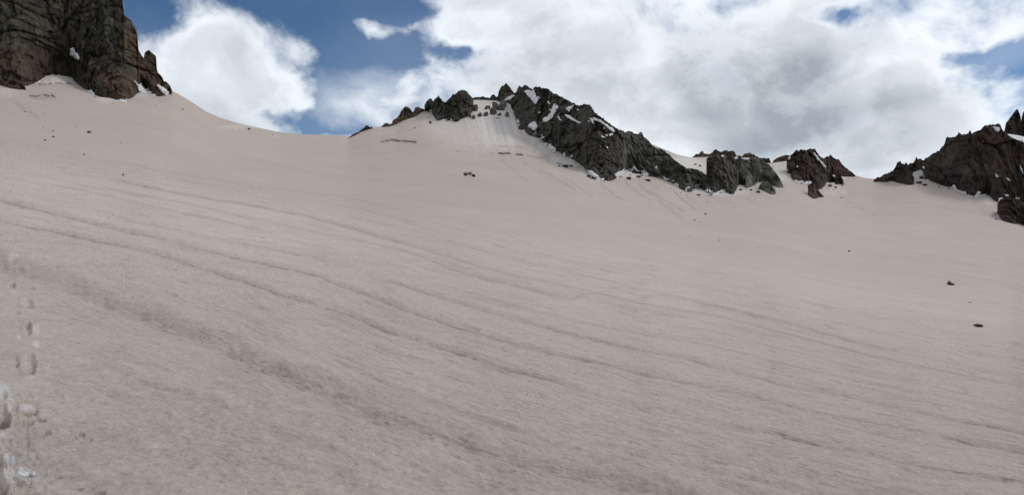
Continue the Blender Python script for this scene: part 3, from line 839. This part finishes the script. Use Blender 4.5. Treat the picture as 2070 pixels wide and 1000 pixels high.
rock("rock_crest", [(1397, 319), (1404, 315), (1409, 311), (1412, 312), (1416, 308), (1420, 305), (1424, 310), (1430, 312), (1440, 310), (1443, 305), (1447, 303), (1452, 307), (1458, 308), (1463, 305), (1468, 304), (1474, 307), (1480, 305), (1485, 308), (1488, 315), (1500, 317), (1505, 311), (1516, 309), (1524, 312), (1530, 316), (1536, 320), (1542, 319), (1550, 319), (1555, 321), (1559, 329)],
     [(1397, 320), (1420, 318), (1445, 317), (1470, 322), (1500, 326), (1530, 330), (1559, 331)], M_BROWN, cot=.3, big=4, small=2.0, amp=.5, jag=1.3, seed=35, thick=.5, rib=.4, du=1.0,
     dist=[(1390, 414), (1560, 424)], label="low jagged brown rock crest on the skyline behind the dark block", cat="rock crest")
rock("boulder", [(1534, 377), (1538, 371), (1543, 366), (1550, 366), (1556, 370), (1562, 377), (1567, 383), (1568, 390)], [(1534, 378), (1542, 383), (1550, 389), (1558, 392), (1566, 393), (1568, 391)], M_GREEN, cot=.5, big=5, small=2, amp=.4, jag=.4, seed=37, thick=.5, rib=.3, du=.9, extra=-1.5,
     label="large leaning boulder at the foot of the grey green dome", cat="boulder")
# --- brown peak
peak_back = rock("rock_crest", [(1559, 330), (1564, 325), (1568, 322), (1575, 318), (1582, 315), (1590, 314), (1597, 313), (1603, 311), (1612, 308)], [(1559, 332), (1575, 330), (1590, 328), (1612, 330)], M_BROWN, cot=.3, big=4, small=2, amp=.5, jag=1.4, seed=39, thick=.5, rib=.3, du=1.0,
                 dist=[(1555, 424), (1615, 428)], label="small rust brown crest joining the left shoulder of the brown peak", cat="rock crest")
peak = rock("rock_peak", [(1590, 328), (1596, 316), (1603, 311), (1607, 306), (1611, 302), (1615, 304), (1620, 300), (1624, 305), (1631, 304), (1638, 300), (1643, 303), (1648, 304), (1653, 312), (1658, 317), (1663, 320), (1668, 320), (1674, 326), (1681, 333), (1690, 345), (1698, 354), (1705, 364)],
            [(1590, 344), (1597, 351), (1599, 359), (1609, 369), (1620, 372), (1634, 371), (1645, 376), (1652, 380), (1658, 384), (1663, 380), (1667, 375), (1675, 368), (1688, 372), (1701, 376), (1705, 370)], M_UMBER, cot=.5, big=7, small=2.6, amp=.8, jag=1.5, seed=41, thick=.6, rib=1.1, du=1.2,
            label="dark brown rock peak with a jagged top right of the snow notch", cat="rock peak")
rock("rock_crest", [(1660, 324), (1664, 320), (1670, 317), (1676, 315), (1678, 309), (1681, 316), (1690, 322), (1695, 322), (1700, 327), (1707, 336), (1718, 345), (1729, 354)], [(1660, 330), (1675, 336), (1688, 341), (1704, 345), (1718, 351), (1729, 356)], M_UMBER, cot=.4, big=5, small=2, amp=.5, jag=1.2, seed=43, thick=.5, rib=.4, du=1.0, 
     dist=[(1655, 436), (1735, 458)], label="brown rock shoulder trailing right from the brown peak to the snow saddle", cat="rock crest")
rock("rock_toe", [(1633, 374), (1640, 371), (1648, 372), (1654, 382), (1659, 390), (1665, 396)], [(1633, 392), (1638, 398), (1650, 404), (1653, 398), (1659, 398), (1665, 398)], M_UMBER, cot=.5, big=4, small=2, amp=.5, jag=1.0, seed=45, thick=.3, rib=.4, du=1.0, extra=-1,
     label="small brown rock toe poking from the snow under the brown peak", cat="outcrop")
# --- right ridge
wall = rock("rock_wall", [(1835, 334), (1838, 331), (1846, 327), (1850, 323), (1852, 316), (1855, 321), (1862, 320), (1867, 322), (1876, 319), (1887, 312), (1898, 306), (1905, 299), (1909, 292), (1912, 284), (1915, 278), (1923, 275), (1933, 274), (1936, 273), (1937, 268), (1940, 273), (1946, 274), (1957, 269), (1961, 260), (1964, 269), (1975, 266), (1982, 263), (1987, 257),
                          (1993, 255), (2004, 252), (2012, 252), (2018, 249), (2023, 254), (2026, 262), (2033, 270), (2045, 279), (2070, 288), (2120, 290), (2200, 270), (2350, 290), (2500, 380)],
            [(1835, 340), (1843, 351), (1855, 350), (1862, 352), (1870, 362), (1887, 366), (1904, 374), (1920, 377), (1943, 386), (1957, 393), (1968, 400), (1985, 394), (1999, 393), (2010, 407), (2040, 412), (2070, 418), (2200, 440), (2350, 460), (2500, 470)],
            M_UMBER, cot=.42, big=9, small=2.8, amp=.75, jag=1.8, seed=51, thick=.6, rib=1.0, strata=(.10, .995), swt=1.3, vert=2.6, du=1.4,
            label="big dark umber rock wall filling the right edge of the ridge", cat="rock face")
rock("rock_spur", [(1766, 364), (1769, 361), (1780, 356), (1790, 351), (1800, 347), (1807, 343), (1811, 337), (1814, 330), (1820, 325), (1824, 333), (1828, 333), (1832, 329), (1836, 336), (1842, 345), (1848, 360)], [(1766, 366), (1780, 367), (1789, 369), (1800, 364), (1814, 368), (1836, 373), (1848, 372)],
     M_UMBER, cot=.45, big=5, small=2.2, amp=.65, jag=1.6, seed=53, thick=.5, rib=.7, strata=(.1, .995), vert=1.8, du=1.1, extra=-1.5, label="toothed brown rock spur beginning at the right snow saddle", cat="outcrop")
rock("rock_toe", [(2016, 412), (2022, 404), (2035, 400), (2050, 402), (2070, 404), (2110, 410), (2150, 430)], [(2016, 420), (2020, 442), (2038, 449), (2055, 452), (2058, 448), (2070, 454), (2110, 460), (2150, 462)], M_UMBER, cot=.5, big=5, small=2.2, amp=.9, jag=2.2, seed=55, thick=.4, rib=.5, vert=1.5, du=1.2, extra=-1.5,
     label="lowest brown grey rock foot of the right wall reaching down into the snow", cat="outcrop")
ft = empty("rock_tower", 2050, 285, 520, "far split rock tower behind the right wall at the picture edge", "rock tower")
rock("tower_block", [(2028, 272), (2031, 262), (2033, 250), (2040, 240), (2047, 231), (2052, 225), (2056, 221), (2060, 226), (2063, 235), (2065, 250)], [(2028, 300), (2065, 310)], M_UMBER, ft, cot=.2, big=6, small=3, amp=.6, jag=.9, seed=57, thick=.5, rib=.5, du=1.1, dist=[(2020, 520), (2080, 520)])
rock("tower_block", [(2063, 260), (2065, 238), (2069, 226), (2078, 222), (2090, 232), (2105, 262)], [(2063, 305), (2105, 310)], M_UMBER, ft, cot=.2, big=6, small=3, amp=.6, jag=.9, seed=59, thick=.5, rib=.5, du=1.1, dist=[(2020, 522), (2110, 522)])
ledge = rock("snow_ledge", [(2030, 272), (2040, 271), (2060, 274), (2075, 277), (2120, 284)], [(2030, 300), (2075, 310), (2120, 315)], M_PATCH, cot=1.6, big=8, small=5, amp=.1, jag=.3, seed=61, thick=.5, rib=.1, du=1.5, dist=[(2020, 490), (2130, 490)],
             label="bright snow ledge between the far tower and the right wall", cat="snow patch")

# --- snow patches on the rock
for k, (b, pts, lab, lift) in enumerate([
    (face, [(1060, 184), (1067, 181), (1075, 183), (1081, 181), (1083, 192), (1090, 203), (1083, 212), (1076, 205), (1069, 196), (1064, 191)], "white snow patch just under the summit of the ridge", .9),
    (face, [(1017, 203), (1026, 196), (1038, 191), (1040, 194), (1032, 202), (1020, 205)], "slim snow band between the pointed tower and the summit face", .9),
    (face, [(1119, 209), (1126, 211), (1130, 216), (1126, 222), (1120, 231), (1118, 238), (1108, 245), (1098, 247), (1096, 240), (1106, 235), (1113, 226)], "crooked snow streak in the upper middle of the summit face", .9),
    (face, [(1140, 229), (1150, 233), (1160, 239), (1174, 247), (1175, 251), (1162, 247), (1150, 240), (1142, 234)], "slanting snow ramp right of the crooked streak on the summit face", .8),
    (face, [(1142, 218), (1152, 215), (1160, 211), (1158, 219), (1152, 223), (1160, 226), (1150, 226)], "small broken snow spot near the skyline right of the summit", .7),
    (face, [(1190, 238), (1203, 236), (1214, 242), (1228, 252), (1240, 260), (1246, 264), (1240, 268), (1226, 257), (1210, 247), (1200, 243), (1202, 254), (1196, 248)], "long snow ribbon along the right skyline edge of the summit face", .8),
    (face, [(1126, 232), (1131, 236), (1136, 244), (1131, 244), (1127, 238)], "tiny snow fleck in the middle of the summit face", .7),
    (face, [(1230, 272), (1238, 268), (1239, 274), (1232, 276)], "tiny snow fleck below the end of the skyline ribbon", .7),
    (face, [(1070, 248), (1082, 244), (1088, 256), (1084, 266), (1076, 262), (1066, 256)], "broken snow among blocks at the left foot of the summit face", .4),
    (face, [(1186, 342), (1198, 345), (1206, 352), (1214, 358), (1204, 360), (1194, 356), (1189, 352)], "snow wedge at the lowest foot of the summit face", 1.0),
    (face, [(1102, 296), (1112, 302), (1118, 308), (1112, 310), (1104, 304)], "snow scrap at the left base of the summit face", .8),
    (slab, [(1280, 332), (1284, 338), (1294, 346), (1286, 347), (1279, 340)], "thin snow point on the base of the greenish wall", .8),
    (slab, [(1204, 312), (1212, 313), (1218, 318), (1210, 318)], None, .8),
    (slab, [(1323, 336), (1327, 336), (1328, 342), (1325, 341)], "tiny snow dot on the right half of the greenish wall", .8),
    (block, [(1456, 316), (1461, 312), (1466, 316), (1460, 318)], "tiny snow spot on top of the dark block", .7),
    (block, [(1482, 318), (1490, 316), (1494, 321), (1486, 322)], "small snow spot on the right top of the dark block", .7),
    (dome, [(1497, 319), (1510, 318), (1517, 319), (1512, 324), (1502, 324)], "snow strip lying on the crest left of the grey dome", .9),
    (peak, [(1641, 308), (1647, 308), (1653, 316), (1661, 325), (1669, 335), (1670, 341), (1665, 337), (1658, 327), (1651, 323), (1648, 315)], "curved snow strip down the right edge of the brown peak", .9),
    (peak, [(1594, 316), (1599, 315), (1597, 322), (1592, 324)], "small snow notch on the left edge of the brown peak", .8),
    (wall, [(2004, 255), (2014, 256), (2022, 258), (2020, 266), (2015, 268), (2010, 261)], "small snow cap on top of the right wall", .9),
    (wall, [(1864, 337), (1869, 336), (1870, 341), (1866, 342)], "tiny snow dot on the left part of the right wall", .8),
    (wall, [(2060, 332), (2064, 334), (2068, 345), (2070, 356), (2066, 350), (2062, 342)], "thin snow runnel at the right picture edge of the wall", .8),
    (wall, [(2018, 401), (2026, 398), (2030, 405), (2024, 411), (2018, 408)], "broken snow spot at the bottom right of the wall", 1.0),
    (wall, [(2030, 392), (2040, 394), (2038, 398), (2032, 397)], "small snow spot low on the wall near its grey foot", 1.0),
    (wall, [(2052, 397), (2062, 400), (2060, 404), (2054, 402)], "rightmost low snow spot above the grey rock foot", 1.0),
]):
    if lab is None: continue
    snow_patch(b, pts, lab, lift, 100 + 7 * k)

rf = np.random.RandomState(12)
for b, n_, (u0_, u1_), t0_, t1_, lab in ((face, 13, (1065, 1235), .45, .95, "tiny snow fleck caught on a ledge of the upper summit face"), (peak, 2, (1605, 1690), .2, .7, "tiny snow fleck caught on the brown peak"),
                                         (wall, 3, (1990, 2068), .15, .8, "tiny snow fleck caught on the right wall")):
    for k_, u in enumerate(np.sort(rf.uniform(u0_, u1_, n_))):
        t_ = rf.uniform(t0_, t1_)
        v = np.interp(u, b['u'], b['vb']) * (1 - t_) + np.interp(u, b['u'], b['vt']) * t_
        L, w_, an = rf.uniform(2.5, 7), rf.uniform(1.2, 2.2), rf.uniform(.2, .9)
        ca, sa = math.cos(an), math.sin(an)
        snow_patch(b, [(u + ca * x_ - sa * y_, v + sa * x_ + ca * y_) for x_, y_ in ((-L, 0), (-L * .3, -w_), (L * .6, -w_ * .8), (L, .3), (L * .2, w_), (-L * .5, w_ * .7))], lab + ", %s from the left" % ORD[k_], .7, rf.randint(9999), step=1.0, group=lab + "s", rag=1.6)
for k, (b, lab, a) in enumerate([(face, "ragged snow against the foot of the summit face", 15), (slab, "ragged snow against the foot of the greenish wall", 11), (block, "ragged snow banked under the dark block", 8),
                                 (peak, "ragged snow against the foot of the brown peak", 9), (wall, "ragged snow against the foot of the right wall", 10), (cliff, "ragged snow against the foot of the olive cliff", 7), (buttress, "ragged snow under the dark buttress", 6)]):
    snow_patch(b, None, lab, .7, 700 + 11 * k, group="snow banked against the rock feet", apron=a)

# --- boulders standing in the snow gully under the skyline
GUL = [(961, 225, 13, 15, "squarish grey boulder left of the others in the snow gully"), (1002, 222, 15, 20, "tall grey boulder under the thin skyline crest"),
       (1015, 223, 15, 22, "grey boulder under the pointed tower"), (997, 232, 16, 17, "round grey boulder low in the middle of the gully"),
       (970, 236, 11, 9, "small flat boulder lower left in the gully"), (982, 235, 10, 11, "small upright boulder between the lower gully boulders"),
       (1009, 234, 11, 5, "flat brown boulder low in the gully"), (1025, 236, 9, 11, "small boulder at the right side of the gully by the face"),
       (957, 241, 9, 10, "small dark boulder below the dark buttress"), (950, 238, 7, 12, "narrow boulder against the buttress foot"),
       (983, 221, 7, 9, "dark speckled boulder high in the gully, left of the pair"), (989, 220, 5, 8, "dark speckled boulder high in the gully, right of the pair"),
       (1005, 240, 7, 2.5, "thin dark stone lowest in the gully")]
for k, (u, v, w, h, lab) in enumerate(GUL):
    boulder("boulder", u, v, w * .9, h * .9, M_GREY if k not in (6, 10, 11, 12) else M_BROWN, 300 + k, lab, "boulder", "boulders in the snow gully", cut=.62, tilt=.5 * math.sin(k * 2.3))

# --- blocks at the left foot of the summit face and along the bergschrund
for k, (u, v, w, h, lab) in enumerate([(1053, 261, 11, 9, "dark block left below the summit face"), (1085, 277, 14, 9, "dark block pile under the summit face's left foot"), (1072, 274, 12, 9, "dark block between the two lower blocks of the face"),
                                       (1142, 338, 16, 7, "brown boulder at the right end of the long crevasse"), (1130, 336, 6, 3, "small stone beside the boulder at the crevasse end"), (1154, 337, 9, 5, "flat dark stone right of the crevasse boulder"),
                                       (1271, 362, 12, 6, "dark rock sunk in snow under the greenish wall"), (1290, 358, 12, 4, "long flat rock under the greenish wall"), (1308, 365, 16, 4, "flat dark rock sliver below the greenish wall"),
                                       (1284, 350, 14, 8, "speckled rock against the base of the greenish wall"), (1240, 357, 8, 9, "dark stone at the corner of the summit face foot"), (1190, 358, 10, 6, "dark stone at the lowest left toe of the summit face"),
                                       (1533, 390, 9, 6, "small dark rock in snow left of the leaning boulder"), (1518, 385, 6, 4, "little stone between dark block and leaning boulder"), (1412, 395, 8, 4, "dark stone in the snow notch below the greenish wall"), (1497, 385, 7, 5, "dark stone in the snow hollow right of the dark block"),
                                       (1406, 333, 6, 3, "left dark stone on the snow saddle above the greenish wall"), (1415, 336, 6, 3, "right dark stone on the snow saddle above the greenish wall"),
                                       (1870, 375, 9, 5, "grey stone right below the toothed spur"), (1858, 371, 11, 7, "grey rock in snow between spur and wall"), (1862, 361, 8, 6, "dark rock in the snow chute above the spur's end"), (1898, 379, 4, 3, "small stone under the wall's left part"), (1918, 382, 4, 3, "small stone under the middle of the wall"),
                                       (1595, 350, 9, 9, "dark rock at the left flank of the brown peak"), (1677, 377, 8, 5, "dark stone in the snow under the brown peak's right side"), (1689, 380, 7, 4, "flat stone at the right foot of the brown peak"), (1722, 353, 4, 3, "tiny stone below the end of the brown shoulder"),
                                       (2014, 443, 3, 2.5, "tiny stone left of the grey rock foot")]):
    boulder("rock", u, v, w, h * .8, M_DARK if k not in (3, 23) else M_BROWN, 340 + k, lab, "rock", "rocks along the foot of the ridge", sub=2, cut=.5, sink=.45)

# --- single stones lying on the snow slope
STN = [(180, 269, 8, 5.5, "biggest dark stone on the slope below the left cliff"), (186, 268, 3, 2, "pebble touching the biggest stone below the cliff"), (108, 277, 5, 3, "dark stone left of the biggest one below the cliff"), (91, 284, 5, 2.6, "lowest dark stone at the left under the cliff"),
       (107, 266, 4, 2.6, "dark stone above the pair left under the cliff"), (87, 259, 3, 2, "small stone higher left under the cliff"), (155, 257, 4, 2, "small stone above and left of the biggest stone"), (90, 231, 3.5, 2.2, "stone beside the brown smear under the cliff"), (50, 227, 4, 2.4, "upper stone on the brown smear at far left"), (58, 237, 4, 2.2, "lower stone on the brown smear at far left"),
       (245, 289, 3.5, 2.2, "small lone stone right of the biggest stone under the cliff"), (310, 283, 3, 2, "small lone stone on the slope under the cliff's right foot"), (369, 222, 4, 3, "stone near the snow skyline right of the cliff"), (503, 262, 7, 4, "dark stone on the snow near the low saddle"), (551, 273, 3, 2, "pebble right of the dark stone near the saddle"),
       (870, 250, 6, 6, "dark round stone on snow below the buttress's left end"), (838, 260, 4, 3.5, "dark stone below the knobbly brown outcrop"), (830, 265, 3, 2, "pebble below the knobbly brown outcrop"), (925, 307, 3, 2, "pebble in the middle of the snow under the gully"),
       (1426, 433, 5, 2.6, "dark stone on the slope under the dirt streaks"), (1404, 445, 5, 1.8, "flat stone below the dirt streaks, left"), (1415, 449, 3, 1.6, "tiny stone below the dirt streaks, right"), (1454, 486, 3, 2, "tiny lone stone in the mid right slope"), (1459, 563, 3, 2, "tiny lone stone just above the long grooves at right"), (1394, 478, 2.4, 1.6, "tiniest stone left of the mid slope stone"),
       (1716, 508, 5, 4, "lone dark stone in the middle of the right slope"), (1535, 501, 4, 1.6, "faint flat stone left of the lone dark stone"), (1766, 434, 3, 2, "pebble on the snow under the right saddle"),
       (1961, 612, 10, 3, "thin flat dark stone, middle of the three at the right edge"), (1898, 579, 3, 1.6, "pebble left of the wedge shaped stone"), (1090, 703, 2.5, 2.2, "tiny dark pebble among the middle grooves"), (1014, 670, 2.5, 2, "tiny dark pebble above the middle grooves")]
for k, (u, v, w, h, lab) in enumerate(STN):
    boulder("stone", u, v, w * .9, h * .9, M_DARK if w > 4.5 else M_GREY, 420 + k, lab, "stone", "stones lying on the snow slope", sub=2, cut=.5)
boulder("stone", 1976, 659, 19, 5.0, M_UMBER, 501, "long flat black stone, lowest of the three at the right edge", "stone", "stones lying on the snow slope", cut=.55, tilt=-.05)
wr = empty("split_stone", 1922, 575, float(ysnow(1922, 575)), "wedge shaped grey stone with a flat dark slab beside it, topmost of three", "stone", "stones lying on the snow slope")
boulder("wedge", 1919, 575, 8, 8, M_GREY, 505, parent=wr, cut=.45, tilt=.3)
boulder("slab", 1924, 575.5, 12, 3.5, M_DARK, 507, parent=wr, cut=.5)
for k, (u, v, w, h, lab) in enumerate([(941, 355, 7, 5, "tan stone at the left of the small snow hole"), (950, 352, 9, 4, "pale stone at the top of the small snow hole"), (957, 357, 7, 5, "dark stone at the right of the small snow hole")]):
    boulder("stone", u, v, w, h, (M_BROWN, M_GREY, M_UMBER)[k], 520 + k, lab, "stone", "stones around the small snow hole", sub=2, cut=.5)

# --- kicked up snow lumps beside the boot prints
for k, (u, v, w, h, lab) in enumerate([(52, 833, 32, 10, "long white snow clod beside the near boot print"), 
                                       (24, 940, 14, 20, "upright white snow clod at the lower left edge"), (45, 962, 26, 10, "flat white snow clod at the lower left edge"), (66, 958, 12, 7, "small white snow clod right of the flat one"), ]):
    boulder("snow_clod", u, v, w, h, M_CLOD, 560 + k, lab, "snow clod", "snow clods kicked out of the boot prints", sub=3, sink=.9, cut=.8, deep=.9)

# --- fine rubble strewn along the rock feet (too small to count)
rs = np.random.RandomState(5)
c0, f0 = ico(1)
cs, fs = [], []
for b, n_ in ((face, 130), (slab, 110), (block, 40), (peak, 60), (wall, 70), (cliff, 60), (buttress, 30)):
    lo = max(b['u'][0], -20)
    for _ in range(n_):
        u = rs.uniform(lo, min(b['u'][-1], 2080)); v = np.interp(u, b['u'], b['vb']) + 1 + rs.exponential(5.0)
        Yd = float(ysnow(u, max(v, float(TOP(u)) + .5)))
        r = Yd / F * rs.choice([.5, .7, 1.0, 1.6], p=[.4, .35, .2, .05])
        q = c0 * (1 + .35 * rs.normal(size=c0.shape) * .6) * r * np.array([rs.uniform(.8, 1.8), 1, rs.uniform(.5, 1)])
        q = q + P(np.float64(u), np.float64(v), np.float64(Yd))
        fs.append(f0 + len(cs) * len(c0)); cs.append(q)
sc_ = make_mesh("scree", np.concatenate(cs), np.concatenate(fs), M_DARK, smooth=False)
sc_["kind"] = "stuff"; sc_["label"] = "fine dark rubble strewn on the snow along the rock feet"
